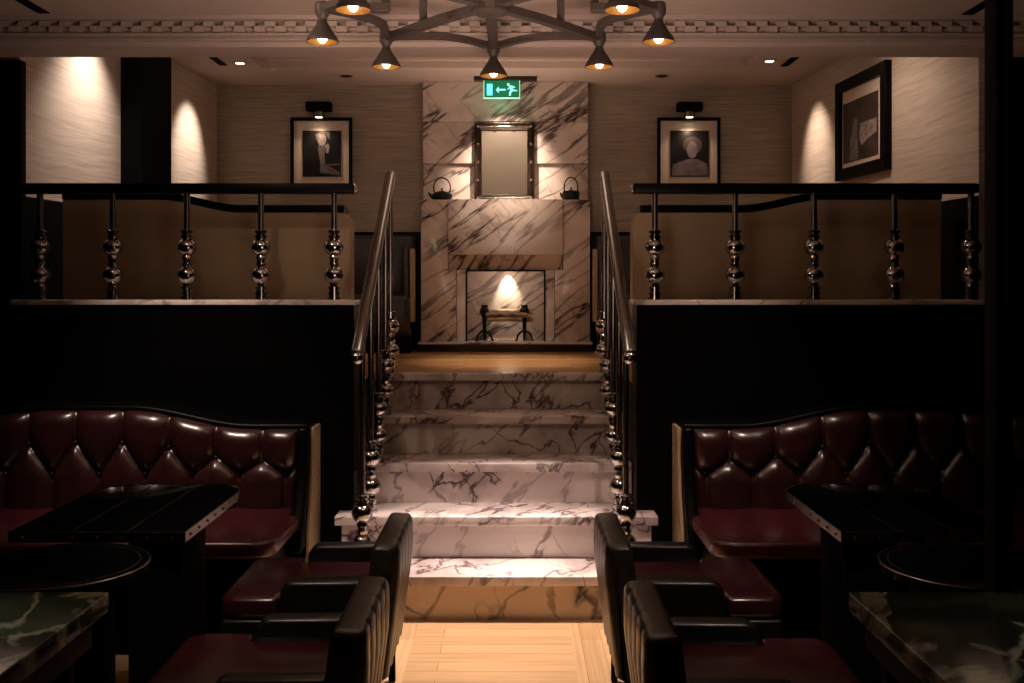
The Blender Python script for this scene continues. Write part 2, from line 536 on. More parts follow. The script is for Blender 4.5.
# black cheek walls under the landing beside the steps
sbox('wall_stair_left', -2.7, XLI - .002, 5.3, Y0 + .07, 0, ZL - .005, BLACK)
sbox('wall_stair_right', XRI + .002, 2.7, 5.3, Y0 + .07, 0, ZL - .005, BLACK)
bm = bmesh.new(); bx(bm, -2.7, XLI - .002, 5.302, Y0 + .074, ZL - .004, ZL)
struct(obj('floor_landing_left', bm, OAKUP, smooth=False))
bm = bmesh.new(); bx(bm, XRI + .002, 2.7, 5.302, Y0 + .074, ZL - .004, ZL)
struct(obj('floor_landing_right', bm, OAKUP, smooth=False))

# ------------------------------------------------------------------ marble staircase
st = thing('staircase', 'white veined marble staircase of five steps rising between the black parapets', 'stairs', (CEN, Y0 - 4 * T, 0))
for i in range(5):
    yf = Y0 - i * T
    zt = (5 - i) * R
    if i <= 2:
        x0, x1 = XLI + .004, XRI - .004
        yb = yf + .075 if i == 0 else yf + T + NOSE
        box('tread', x0, x1, yf, yb, zt - TH, zt, STAIRM, st, .004)
        box('riser', x0, x1, yf + NOSE, yf + NOSE + .03, zt - R, zt - TH, STAIRM, st, 0)
    else:
        bm = bmesh.new()
        xa, xb = CEN - .782, CEN + .79
        if i == 3:
            prism(bm, [(xa, yf), (xb, yf), (xb, 5.116), (XRI - .004, 5.116), (XRI - .004, yf + T + NOSE), (XLI + .004, yf + T + NOSE), (XLI + .004, 5.116), (xa, 5.116)], zt - TH, zt, 'z')
        else:
            prism(bm, [(xa, yf), (xb, yf), (xb, yf + T + NOSE), (xa, yf + T + NOSE)], zt - TH, zt, 'z')
        obj('tread', bm, STAIRM, st, .004, angle=180)
        box('riser', xa + .03, xb - .03, yf + NOSE, yf + NOSE + .03, zt - R, zt - TH, STAIRM if i == 3 else BASEM, st, 0)

# ------------------------------------------------------------------ railings


def baluster(parent, x, y, z, ztop, pr=.016):
    bm = bmesh.new()
    prof = [(.034, 0), (.034, .012), (.028, .014), (.028, .024), (.033, .027), (.033, .036), (.026, .04), (.026, .052), (.031, .055), (.031, .064), (.024, .068),
            (.020, .09), (.02, .165), (.027, .178), (.027, .186), (.022, .189), (.022, .204), (.027, .207), (.027, .215), (.02, .226), (.02, .30), (.027, .312), (.032, .316),
            (.032, .325), (.024, .328), (.024, .336), (.032, .339), (.032, .350), (.02, .356)]
    lathe(bm, prof, x, y, z, 24)
    b = obj('baluster', bm, CHROME, parent, angle=40)
    for h in (.125, .267):
        bm = bmesh.new(); sphere(bm, (x, y, z + h), .05, 28, .94)
        obj('ball', bm, CHROME, b, angle=180)
    bm = bmesh.new(); lathe(bm, [(pr, .35), (pr, ztop - z)], x, y, z, 18)
    obj('post', bm, DARKCHROME, b)
    return b


for side in ('left', 'right'):
    L_ = side == 'left'
    xa, xb = (PX(13, 5.16), PX(355.5, 5.16)) if L_ else (PX(632, 5.16), PX(980, 5.16))
    t = thing('parapet_railing', 'black flat-topped railing with chrome double-ball balusters on the %s marble ledge' % side, 'railing', ((xa + xb) / 2, 5.2, 1.463), 'parapet railings')
    box('top_rail', xa + .012, xb - .012, 5.16, 5.24, PZ(193, 5.16), PZ(183, 5.16), BLACK, t, .005)
    inner = (xb - .012, xb) if L_ else (xa, xa + .012)
    box('end_cap', inner[0], inner[1], 5.165, 5.235, PZ(192.5, 5.16), PZ(183.5, 5.16), STEEL, t, .003)
    outer = (xa, xa + .012) if L_ else (xb - .012, xb)
    box('end_cap', outer[0], outer[1], 5.165, 5.235, PZ(192.5, 5.16), PZ(183.5, 5.16), BLACK, t, .003)
    for px in ((40, 113, 187, 261, 334) if L_ else (655, 735, 814, 894, 971)):
        baluster(t, PX(px, 5.2), 5.2, 1.463, PZ(192, 5.16))

RA, RB = Vector((4.61, 1.222)), Vector((5.90, 2.17))


def railz(y):
    return RA.y + (y - RA.x) * (RB.y - RA.y) / (RB.x - RA.x)


for side, s in (('left', -1), ('right', 1)):
    x = -.084 + s * .616
    t = thing('stair_railing', 'chrome stair railing with sloping steel handrail and ball newels, %s side of the steps' % side, 'railing', (x, 5.2, R), 'stair railings')
    bm = bmesh.new()
    tube(bm, [(x, RA.x, RA.y), (x, RB.x, RB.y)], .03, 20)
    obj('handrail', bm, STEEL, t, .006, 3)
    bm = bmesh.new(); sphere(bm, (x, RA.x + .005, RA.y - .012), .031, 20)
    obj('rail_end', bm, CHROME, t)
    for i in range(5):
        y = Y0 - i * T + (.11 if i else .045)
        baluster(t, x, y, (5 - i) * R, railz(y) - .018, .0145)

# ------------------------------------------------------------------ fireplace
FY = 7.72
fp = thing('fireplace', 'grey-veined white marble fireplace with stone hearth facing the top of the stairs', 'fireplace', (-.05, FY, ZL))
k_ = FY / F


def fx(px): return (px - CX) * k_
def fz(py): return EYE - (py - HY) * k_


HT = 1.104
bx_ = box
box('hearth_base', PX(418, 7.66), PX(592.5, 7.66), 7.672, 7.985, ZL, HT - .016, BRONZE, fp, .004)
box('hearth_slab', PX(417.5, 7.65), PX(593, 7.65), 7.655, 7.985, HT - .016, HT, LEDGEM, fp, .003)
for a, b, c in ((421, 448, 456), (590, 563, 555)):
    bm = bmesh.new()
    prism(bm, [(fx(a), HT), (fx(c), HT), (fx(c), fz(270)), (fx(b), fz(270)), (fx(b), fz(199.6)), (fx(a), fz(199.6))], FY, 8.0, 'y')
    obj('side_panel', bm, FIREM, fp, .002, 2, angle=180)
box('lintel_panel', fx(448.4), fx(562.6), FY - .035, 8.0, fz(255), fz(199.6), FIREM, fp, .002)
bm = bmesh.new()
prism(bm, [(FY - .033, fz(255.2)), (8.0, fz(255.2)), (8.0, fz(270)), (FY + .045, fz(270))], fx(448.6), fx(562.4), 'x')
obj('lintel_soffit', bm, FIREM, fp, smooth=False)
box('pilaster', fx(456.4), fx(465.5), FY + .03, 8.0, HT, fz(270.2), LEDGEM, fp, .002)
box('pilaster', fx(545.5), fx(554.6), FY + .03, 8.0, HT, fz(270.2), LEDGEM, fp, .002)
box('firebox_back', fx(460), fx(551), 7.975, 7.995, HT, fz(268), FIREM, fp, 0)
bm = bmesh.new()                    # thin black lining round the opening
xa, xb, zb = fx(465.5), fx(545.5), fz(270)
for q in ((xa, xa + .011, HT, zb), (xb - .011, xb, HT, zb)):
    box('opening_trim', q[0], q[1], FY + .022, FY + .05, q[2], q[3], MATTBLACK, fp, .001)
box('opening_trim', xa + .011, xb - .011, FY + .022, FY + .05, zb - .011, zb, MATTBLACK, fp, .001)
bm.free()
# chimney breast in three tiers
for za, zb_, y in ((fz(199.6), PZ(164, 7.98), 7.982), (PZ(164, 7.98), PZ(122, 7.96), 7.955), (PZ(122, 7.96), ZU, 7.94)):
    struct(box('wall_chimney', PX(423, 7.96), PX(588, 7.96), y, YB - .002, za + .001, zb_ - .001, FIREM, None, .004))
ZM = fz(199.6)

# andirons and logs in the firebox
AY = 7.83
for px in (484.5, 524.5):
    a = thing('andiron', 'black wrought iron andiron with arched feet at the %s of the firebox' % ('left' if px < 500 else 'right'), 'andiron', (PX(px, AY), AY, HT), 'andirons in the firebox')
    x = PX(px, AY)
    bm = bmesh.new()
    tube(bm, [(x, AY, HT + .05), (x, AY, HT + .13), (x, AY, PZ(305, AY))], [.012, .016, .026], 12)
    obj('stem', bm, IRON, a)
    for s in (-1, 1):
        bm = bmesh.new()
        pts = []
        for q in range(9):
            an = PI / 2 * q / 8
            pts.append((x + s * .058 * math.sin(an) ** 1.0, AY, HT + .008 + .068 * math.cos(an)))
        pts.append((x + s * .072, AY, HT + .006))
        tube(bm, pts, .0085, 10)
        obj('foot', bm, IRON, a)
    bm = bmesh.new(); sphere(bm, (x, AY - .004, PZ(311.5, AY)), .036, 16, 1.15)
    obj('head', bm, IRON, a)
    bm = bmesh.new(); tube(bm, [(x, AY + .01, PZ(324, AY)), (x, 7.965, PZ(324, AY))], .010, 10)
    obj('log_rest', bm, IRON, a)
    bm = bmesh.new(); tube(bm, [(x, 7.962, HT), (x, 7.962, PZ(324, AY))], .010, 10)
    obj('rear_leg', bm, IRON, a)


def log(x0, x1, y, z, r, mat, label, tilt=0.):
    bm = bmesh.new()
    n = 9
    pts, rs = [], []
    for q in range(n):
        u = q / (n - 1)
        pts.append((x0 + (x1 - x0) * u, y + random.uniform(-.004, .004), z + tilt * (u - .5) + random.uniform(-.004, .004)))
        rs.append(r * random.uniform(.86, 1.1))
    tube(bm, pts, rs, 12)
    o = obj('log', bm, mat)
    tag(o, label, 'log', 'logs on the andirons')


zr = PZ(324, AY) + .010
log(PX(483, 7.88), PX(533, 7.88), 7.880, zr + .026, .021, BARK, 'lower pale log resting across the andirons, nearest the room')
log(PX(486, 7.92), PX(531, 7.92), 7.928, zr + .028, .023, BARKD, 'lower dark log resting across the andirons at the rear')
log(PX(478, 7.9), PX(533, 7.9), 7.902, zr + .078, .023, BARK, 'pale birch log lying on top of the log pile', .008)
log(PX(486, 7.8), PX(527, 7.8), 7.764, PZ(315, 7.77), .020, BARKD, 'dark log held in front of the andiron heads')

# mirror leaning on the mantel
MY = 7.90
mz0, mz1, mx0, mx1 = ZM, PZ(123, MY), PX(474.5, MY), PX(534.5, MY)
mt = thing('mantel_mirror', 'rectangular mantel mirror with studded dark chrome frame above the fireplace', 'mirror', ((mx0 + mx1) / 2, MY, ZM))
fw = .056
bm = bmesh.new()
o4 = [(mx0, mz0), (mx1, mz0), (mx1, mz1), (mx0, mz1)]
i4 = [(mx0 + fw, mz0 + fw), (mx1 - fw, mz0 + fw), (mx1 - fw, mz1 - fw), (mx0 + fw, mz1 - fw)]
m4 = [(mx0 + fw / 2, mz0 + fw / 2), (mx1 - fw / 2, mz0 + fw / 2), (mx1 - fw / 2, mz1 - fw / 2), (mx0 + fw / 2, mz1 - fw / 2)]
rings = []
for poly, y in ((o4, MY + .045), (o4, MY), (m4, MY - .022), (i4, MY + .004), (i4, MY + .045)):
    rings.append([bm.verts.new((p[0], y, p[1])) for p in poly])
for a, b in zip(rings, rings[1:] + rings[:1]):
    for q in range(4):
        bm.faces.new((a[q], a[(q + 1) % 4], b[(q + 1) % 4], b[q]))
fr = obj('frame', bm, MIRRORFRAME, mt, .004)
for q in range(4):
    p0, p1 = Vector(m4[q]), Vector(m4[(q + 1) % 4])
    n = 3 if q % 2 == 0 else 4
    for j in range(n):
        p = p0.lerp(p1, j / n)
        bm = bmesh.new(); sphere(bm, (p.x, MY - .024, p.y), .0125, 12)
        obj('stud', bm, CHROME, fr)
box('glass', mx0 + fw - .003, mx1 - fw + .003, MY + .012, MY + .03, mz0 + fw - .003, mz1 - fw + .003, MIRROR, mt, 0)

# two cast iron teapots


def teapot(px0, px1, square, label):
    y = 7.80
    x = PX((px0 + px1) / 2, y)
    r = PX(px1, y) - x
    t = thing('teapot', label, 'teapot', (x, y, ZM), 'teapots on the mantel')
    bm = bmesh.new()
    if square:
        prof = [(r * .80, 0), (r * .97, .006), (r, .02), (r, .062), (r * .96, .070), (r * .35, .073)]
    else:
        prof = [(r * .5, 0), (r * .8, .006), (r * .97, .022), (r, .034), (r * .93, .048), (r * .7, .06), (r * .42, .066)]
    lathe(bm, prof, x, y, ZM, 32)
    obj('body', bm, IRON, t, angle=60)
    bm = bmesh.new()
    h0 = .070 if square else .063
    lathe(bm, [(r * .45, 0), (r * .4, .006), (r * .1, .010), (.006, .012), (.005, .018), (.009, .023), (.006, .030), (.001, .032)], x, y, ZM + h0, 24)
    obj('lid', bm, IRON, t)
    bm = bmesh.new()
    tube(bm, [(x - r * .8, y, ZM + .022), (x - r * 1.08, y, ZM + .036), (x - r * 1.22, y, ZM + .054), (x - r * 1.32, y, ZM + .056)], [.018, .012, .008, .007], 12)
    obj('spout', bm, IRON, t)
    bm = bmesh.new()
    pts = []
    hr = r * .80
    for q in range(19):
        a = PI * (-.10 + 1.20 * q / 18)
        pts.append((x + hr * math.cos(a), y, ZM + .098 + (.074 if not square else .078) * math.sin(a)))
    pts = [(x + hr * .86, y, ZM + .056)] + pts + [(x - hr * .86, y, ZM + .056)]
    tube(bm, pts, .0052, 10)
    obj('handle', bm, IRON, t)


teapot(431.5, 452.5, False, 'round black cast iron teapot on the left end of the mantel')
teapot(562.5, 579.5, True, 'straight-sided black cast iron teapot on the right end of the mantel')

# ------------------------------------------------------------------ exit sign
EY = 7.75
es = thing('exit_sign', 'green illuminated exit sign with running figure and left arrow, hung from ceiling', 'exit sign', (PX(502, EY), EY, ZU))
box('mount', PX(474, EY), PX(537, EY), EY - .02, EY + .06, ZU - .030, ZU, BRONZE, es, .003)
sx0, sx1, sz0, sz1 = PX(483.5, EY), PX(520, EY), PZ(98.5, EY), PZ(79.5, EY)
pn = box('panel', sx0 + .006, sx1 - .006, EY + .004, EY + .016, sz0 + .006, sz1 + .004, SIGNGREEN, es, 0)
for q in ((sx0, sx1, sz0, sz0 + .008), (sx0, sx0 + .005, sz0 + .008, sz1 + .004), (sx1 - .005, sx1, sz0 + .008, sz1 + .004), (PX(508, EY), sx1 - .005, sz1 - .003, sz1 + .003)):
    box('edge', q[0], q[1], EY + .000, EY + .018, q[2], q[3], SIGNEDGE, es, 0)


def sp(px, py):                     # sign crop coordinates (x 470..540, y 70..110 seen at 14.63x)
    return (PX(470 + px / 14.63, EY), PZ(70 + py / 14.63, EY))


def flat(name, pts, mat, parent, y, th=.003):
    bm = bmesh.new()
    prism(bm, pts, y - th, y, 'y')
    return obj(name, bm, mat, parent, smooth=False)


flat('door_symbol', [sp(245, 370), sp(330, 370), sp(330, 200), sp(245, 200)], SIGNBLUE, es, EY + .004)
flat('arrow', [sp(378, 290), sp(420, 240), sp(420, 275), sp(520, 275), sp(520, 300), sp(420, 300), sp(420, 340)], SIGNCYAN, es, EY + .004)
bm = bmesh.new()
hd = [sp(560 + 20 * math.cos(2 * PI * q / 14), 212 + 20 * math.sin(2 * PI * q / 14)) for q in range(14)]
fig = flat('figure', [sp(572, 232), sp(612, 226), sp(662, 248), sp(652, 262), sp(622, 250), sp(632, 285), sp(692, 296), sp(690, 310), sp(628, 308),
                      sp(602, 330), sp(596, 374), sp(570, 374), sp(574, 322), sp(592, 292), sp(580, 268), sp(556, 290), sp(546, 280), sp(570, 252)], SIGNCYAN, es, EY + .004)
flat('head', hd, SIGNCYAN, fig, EY + .004)
bm.free()
lp = bpy.data.lights.new('sign_glow', 'POINT'); lp.color = (.1, 1, .5); lp.energy = .16; lp.shadow_soft_size = .05
lo_ = bpy.data.objects.new('sign_glow', lp); COL.objects.link(lo_); lo_.location = (PX(502, EY), EY + .06, sz0 - .03)

# ------------------------------------------------------------------ pictures on the back wall


def back_picture(px0, px1, py0, py1, apx, label, art):
    y = YB
    x0, x1, z0, z1 = PX(px0, 8.07), PX(px1, 8.07), PZ(py1, 8.07), PZ(py0, 8.07)
    t = thing('framed_photograph', label, 'picture', ((x0 + x1) / 2, y, z0), 'framed photographs in the lounge')
    w = .024
    bm = bmesh.new()
    rings = []
    oo = [(x0, z0), (x1, z0), (x1, z1), (x0, z1)]
    ii = [(x0 + w, z0 + w), (x1 - w, z0 + w), (x1 - w, z1 - w), (x0 + w, z1 - w)]
    for poly, yy in ((oo, y), (oo, y - .035), (ii, y - .035), (ii, y)):
        rings.append([bm.verts.new((p[0], yy, p[1])) for p in poly])
    for a, b in zip(rings, rings[1:] + rings[:1]):
        for q in range(4):
            bm.faces.new((a[q], a[(q + 1) % 4], b[(q + 1) % 4], b[q]))
    obj('frame', bm, BLACK, t, .002, 2)
    box('mat_board', x0 + w - .002, x1 - w + .002, y - .014, y - .004, z0 + w - .002, z1 - w + .002, MAT_BOARD, t, 0)
    a0, a1, b0, b1 = [PX(apx[0], 8.07), PX(apx[1], 8.07), PZ(apx[3], 8.07), PZ(apx[2], 8.07)]
    p = box('print', a0, a1, y - .024, y - .014, b0, b1, PHOTOBLACK, t, .001)
    for q, (nm, mat, pts) in enumerate(art):
        flat(nm, [(a0 + (a1 - a0) * u, b1 - (b1 - b0) * v) for u, v in pts], mat, p, y - .024, .0012 * (q + 1))
    return t


def ell(cx, cy, rx, ry, n=18):
    return [(cx + rx * math.cos(2 * PI * q / n), cy + ry * math.sin(2 * PI * q / n)) for q in range(n)]


back_picture(290.5, 352, 117.5, 189, (302.5, 341, 130.5, 176.5),
             'black-framed photograph of a seated pale figure on the wall left of the fireplace',
             [('figure', PHOTOGREY, [(.42, .30), (.58, .30), (.62, .40), (.56, .55), (.60, .72), (.98, .92), (.95, .98), (.62, .93), (.45, .92), (.46, .70), (.42, .52), (.40, .40)]),
              ('head', PHOTOLIGHT, ell(.50, .19, .115, .14)),
              ('hair', PHOTOGREY, [(.36, .2), (.34, .08), (.5, .02), (.7, .04), (.72, .2), (.66, .16), (.6, .07), (.42, .08), (.4, .18)]),
              ('arm', PHOTOLIGHT, [(.56, .34), (.66, .28), (.70, .34), (.68, .48), (.62, .50), (.62, .40)]),
              ('ledge', PHOTOGREY, [(.66, .73), (.98, .72), (.98, .75), (.66, .76)])])
back_picture(657.5, 720.5, 117.5, 189, (670.5, 709, 130.5, 176.5),
             'black-framed soft portrait of a pale bust on the wall right of the fireplace',
             [('shoulders', PHOTOMAUVE, [(.04, .98), (.06, .74), (.3, .66), (.46, .62), (.7, .62), (.95, .72), (.98, .98)]),
              ('hair', PHOTOBROWN, ell(.57, .32, .25, .19)),
              ('head', PHOTOMAUVE, ell(.56, .42, .135, .19))])

for px, side in ((319, 'left'), (689.5, 'right')):
    x = PX(px, 8.05)
    t = thing('picture_light', 'black picture light with small lit spot above the %s framed photograph' % side, 'picture light', (x, YB, PZ(111, 8.0)), 'picture lights')
    box('housing', x - .10, x + .10, YB - .09, YB, PZ(111, 8.03), PZ(102, 8.03), MATTBLACK, t, .01)
    bm = bmesh.new(); lathe(bm, [(.036, 0), (.042, .004), (.042, .04), (.03, .048)], x, YB - .055, PZ(111, 8.03) - .046, 20)
    sp_ = obj('spot_head', bm, STEEL, t)
    bm = bmesh.new(); lathe(bm, [(.026, -.002), (.03, .003)], x, YB - .055, PZ(111, 8.03) - .047, 20)
    obj('lens', bm, PLIGHT, sp_)

# large picture on the splayed right wall
wd = Vector((WR[1][0] - WR[0][0], WR[1][1] - WR[0][1], 0)).normalized()
wn = Vector((-wd.y, wd.x, 0))
if wn.x > 0:
    wn = -wn


def onwall(px, py):
    # where the sight line at column px meets the right wall
    m = (px - CX) / F
    a = Vector((WR[0][0], WR[0][1])); d = Vector((wd.x, wd.y))
    s = (m * a.y - a.x) / (d.x - m * d.y)
    p = a + d * s
    return s, PZ(py, p.y)


s0, zt0 = onwall(841, 86.5); s1, zt1 = onwall(892, 57.5)
_, zb0 = onwall(838, 181)
zt, zb = (zt0 + zt1) / 2, zb0 - .01
wp = thing('framed_photograph', 'large black-framed dark photograph with pale mat hanging on the right side wall', 'picture', (WR[0][0] + wd.x * (s0 + s1) / 2, WR[0][1] + wd.y * (s0 + s1) / 2, zb), 'framed photographs in the lounge')


def wpt(s, z, d):
    return Vector((WR[0][0], WR[0][1], 0)) + wd * s + wn * d + Vector((0, 0, z))


def wframe(name, sa, sb, za, zb2, w, d0, d1, mat, parent):
    bm = bmesh.new()
    oo = [(sa, za), (sb, za), (sb, zb2), (sa, zb2)]
    g = math.copysign(w, sb - sa)
    ii = [(sa + g, za + w), (sb - g, za + w), (sb - g, zb2 - w), (sa + g, zb2 - w)]
    rings = [[bm.verts.new(wpt(p[0], p[1], d)) for p in poly] for poly, d in ((oo, d0), (oo, d1), (ii, d1), (ii, d0))]
    for a, b in zip(rings, rings[1:] + rings[:1]):
        for q in range(4):
            bm.faces.new((a[q], a[(q + 1) % 4], b[(q + 1) % 4], b[q]))
    return obj(name, bm, mat, parent, .003, 2)


def wpanel(name, poly, d0, d1, mat, parent):
    bm = bmesh.new()
    A = [bm.verts.new(wpt(p[0], p[1], d0)) for p in poly]; B = [bm.verts.new(wpt(p[0], p[1], d1)) for p in poly]
    n = len(poly)
    bm.faces.new(A); bm.faces.new(B)
    for q in range(n):
        bm.faces.new((A[q], A[(q + 1) % n], B[(q + 1) % n], B[q]))
    return obj(name, bm, mat, parent, smooth=False)


wframe('frame', s0, s1, zb, zt, .075, 0, .045, BLACK, wp)
g = math.copysign(1, s1 - s0)
wpanel('mat_board', [(s0 + g * .07, zb + .07), (s1 - g * .07, zb + .07), (s1 - g * .07, zt - .07), (s0 + g * .07, zt - .07)], .004, .02, MAT_BOARD, wp)
a0, a1 = onwall(846.8, 0)[0], onwall(881.5, 0)[0]
zA, zB = onwall(847, 164)[1], onwall(847, 105)[1]
pr = wpanel('print', [(a0, zA), (a1, zA), (a1, zB), (a0, zB)], .02, .026, PHOTOBROWN, wp)


def wuv(pts): return [(a0 + (a1 - a0) * u, zB - (zB - zA) * v) for u, v in pts]


wpanel('figure', wuv([(.24, .98), (.22, .62), (.30, .50), (.32, .36), (.40, .30), (.46, .38), (.44, .52), (.46, .98)]), .026, .028, PHOTOMAUVE, pr)
wpanel('pale_wall', wuv([(.5, .42), (.98, .42), (.98, .64), (.7, .72), (.56, .78), (.5, .66)]), .026, .028, PHOTOLIGHT, pr)

# ------------------------------------------------------------------ ceiling fittings
for px, py, lit, lab in ((240, 63, 1, 'lit recessed downlight in the lounge ceiling, left'), (769.5, 61, 1, 'lit recessed downlight in the lounge ceiling, right'),
                         (346, 76, 0, 'unlit recessed downlight in the lounge ceiling, left of the exit sign'), (662, 76, 0, 'unlit recessed downlight in the lounge ceiling, right of the exit sign')):
    d = (ZU - EYE) * F / (HY - py)
    x = PX(px, d)
    t = thing('downlight', lab, 'downlight', (x, d, ZU), 'recessed downlights')
    bm = bmesh.new(); lathe(bm, [(.030, .002), (.030, -.004), (.048, -.004), (.05, 0), (.05, .004)], x, d, ZU, 28)
    obj('trim_ring', bm, CEILP if lit else BRONZE, t)
    bm = bmesh.new(); lathe(bm, [(.029, -.003), (.029, .002)], x, d, ZU, 24)
    obj('lens', bm, DLIGHT if lit else MATTBLACK, t)
for pts, z, lab in ((((209, 55.5), (213, 55.5), (226, 65), (220, 65)), ZU, 'dark slot air vent in the lounge ceiling on the left'),
                    (((799, 55.5), (794, 55.5), (782, 66), (788, 66)), ZU, 'dark slot air vent in the lounge ceiling on the right'),
                    (((14, -1), (30, -1), (48, 12.5), (36, 12.5)), ZC, 'dark slot air vent in the lower ceiling, far left'),
                    (((1010, -6), (990, -6), (962, 14), (976, 14)), ZC, 'dark slot air vent in the lower ceiling, far right')):
    q = []
    for px, py in pts:
        d = (z - EYE) * F / (HY - py)
        q.append((PX(px, d), d))
    c = (sum(p[0] for p in q) / 4, sum(p[1] for p in q) / 4)
    t = thing('air_vent', lab, 'air vent', (c[0], c[1], z), 'ceiling slot vents')
    dirv = Vector((q[3][0] - q[0][0], q[3][1] - q[0][1]))
    hw = .028
    hl = abs(dirv.y) / 2
    bm = bmesh.new()
    prism(bm, [(c[0] - hw, c[1] - hl), (c[0] + hw, c[1] - hl), (c[0] + hw, c[1] + hl), (c[0] - hw, c[1] + hl)], z - .004, z + .002, 'z')
    obj('slot', bm, MATTBLACK, t, smooth=False)
    for s in (-.011, .011):
        box('blade', c[0] + s - .003, c[0] + s + .003, c[1] - hl + .004, c[1] + hl - .004, z - .007, z - .004, MATTBLACK, t, 0)

# ------------------------------------------------------------------ chandelier
CC = Vector((-.085, 4.04, EYE + 1.085))
RC = .663
ch = thing('chandelier', 'taupe metal lattice chandelier with eight bell-shaped lamps below the front ceiling', 'chandelier', (CC.x, CC.y, ZC))


def cpt(ang, r, dz=0.):
    return Vector((CC.x + r * math.cos(ang), CC.y + r * math.sin(ang), CC.z + dz))


bm = bmesh.new(); lathe(bm, [(.05, -.03), (.075, -.02), (.075, .02), (.05, .035)], *CC, 24)
obj('hub', bm, FRAMET, ch)
bm = bmesh.new(); lathe(bm, [(.018, .03), (.018, ZC - CC.z)], *CC, 16)
obj('stem', bm, FRAMET, ch)
bm = bmesh.new(); lathe(bm, [(.09, ZC - CC.z - .02), (.1, ZC - CC.z - .012), (.1, ZC - CC.z)], *CC, 24)
obj('ceiling_rose', bm, FRAMET, ch)
for q in range(8):
    an = PI / 2 + q * PI / 4
    diag = q % 2 == 1
    bm = bmesh.new()
    if diag:
        pts = [cpt(an, .05, .012)] + [cpt(an, RC * u, .022 * math.sin(PI * (1 - u)) * (1 - u) - .006 * u) for u in (.25, .45, .65, .85, 1.0)]
    elif q in (2, 6):
        pts = [cpt(an, RC * .60), cpt(an, RC * .8), cpt(an, RC)]
    else:
        pts = [cpt(an, .05), cpt(an, RC * .5), cpt(an, RC)]
    bar(bm, pts, .042, .034)
    obj('spoke', bm, FRAMET, ch, .003, 2)
    # rim bar to the next node, bowed inwards
    bm = bmesh.new()
    p0, p1 = cpt(an, RC), cpt(an + PI / 4, RC)
    pts = []
    for j in range(9):
        u = j / 8
        p = p0.lerp(p1, u)
        c = Vector((CC.x, CC.y, p.z))
        pts.append(p + (c - p) * .16 * math.sin(PI * u))
    bar(bm, pts, .034, .028)
    obj('rim_bar', bm, FRAMET, ch, .003, 2)
    # hanging rod
    bm = bmesh.new()
    p = cpt(an, RC * .62)
    if q not in (0, 4):
        bar(bm, [(p.x, p.y, p.z - .01), (p.x, p.y, ZC)], .032, .022)
        obj('hanging_rod', bm, FRAMET, ch, .002, 2)
    else:
        bm.free()
    # lamp: joint, shade, bulb
    e = cpt(an, RC)
    bm = bmesh.new()
    lathe(bm, [(.026, .022), (.03, .01), (.03, -.02), (.022, -.034), (.016, -.045), (.02, -.052)], e.x, e.y, e.z, 18)
    obj('lamp_joint', bm, FRAMET, ch)
    zb = -.135
    bm = bmesh.new()
    out = [(.014, -.040), (.017, -.052), (.026, -.068), (.040, -.090), (.052, -.108), (.0615, -.124), (.0635, zb)]
    inn = [(.0605, zb), (.058, -.122), (.049, -.106), (.036, -.088), (.022, -.070), (.010, -.056)]
    lathe(bm, out + inn, e.x, e.y, e.z, 30)
    for f in bm.faces:
        c = f.calc_center_median()
    sh = obj('lamp_shade', bm, SHADE, ch, angle=60)
    bm = bmesh.new()
    lathe(bm, [(.0600, zb + .001), (.0572, -.1215), (.0482, -.1055), (.0352, -.0875), (.0212, -.0695), (.0092, -.0555)], e.x, e.y, e.z, 30, cap=False)
    obj('lining', bm, GOLD, sh, angle=60)
    bm = bmesh.new(); sphere(bm, (e.x, e.y, e.z - .116), .019, 18, 1.25)
    bo = obj('bulb', bm, BULB, sh, angle=180)
    L0 = bpy.data.lights.new('chandelier_lamp', 'SPOT')
    L0.energy = 1.3
    L0.color = (1, .68, .42)
    L0.spot_size = math.radians(130)
    L0.spot_blend = .6
    L0.shadow_soft_size = .02
    lo2 = bpy.data.objects.new('chandelier_lamp', L0); COL.objects.link(lo2)
    lo2.location = (e.x, e.y, e.z - .142)

# ------------------------------------------------------------------ upper banquettes


def smooth01(u):
    u = max(0., min(1., u))
    return u * u * (3 - 2 * u)


for side in ('left', 'right'):
    L_ = side == 'left'
    yb = 5.48
    xi = PX(350.5, yb) if L_ else PX(633, yb)
    xo = PX(62, yb) if L_ else PX(942, yb)
    s = -1 if L_ else 1
    Ltot = abs(xo - xi)
    n = 44
    hi_, lo2 = PZ(199, yb), PZ(212, yb)

    def wav(u):                     # u = distance from the inner end
        return lo2 + (hi_ - lo2) * smooth01((u - .58) / .45)
    t = thing('lounge_banquette', 'tan-backed curved banquette behind the %s parapet railing' % side, 'banquette', ((xi + xo) / 2, yb, ZL), 'raised lounge banquettes')
    pts_top = []
    for q in range(n + 1):
        u = Ltot * q / n
        z = wav(u)
        if u < .05:
            z -= .05 - math.sqrt(max(0, .05 ** 2 - (.05 - u) ** 2))
        pts_top.append((xi + s * u, z))
    poly = [(xi, ZL)] + pts_top + [(xo, ZL)]
    bm = bmesh.new(); prism(bm, poly, yb, yb + .14, 'y')
    obj('back_shell', bm, TAN, t, .008, 2)
    bm = bmesh.new()
    bar(bm, [(x, yb + .07, z + .018) for x, z in pts_top[1:]], .15, .04)
    obj('top_trim', bm, BLACK, t, .004, 2)
    bm = bmesh.new()
    bx(bm, min(xi + s * .03, xo), max(xi + s * .03, xo), yb + .14, yb + .66, ZL + .12, ZL + .42)
    obj('seat', bm, CHAIRLEATHER, t, .04, 4, angle=180)
    bm = bmesh.new()
    bx(bm, min(xi + s * .05, xo), max(xi + s * .05, xo), yb + .15, yb + .6, ZL, ZL + .12)
    obj('plinth', bm, BLACK, t, smooth=False)

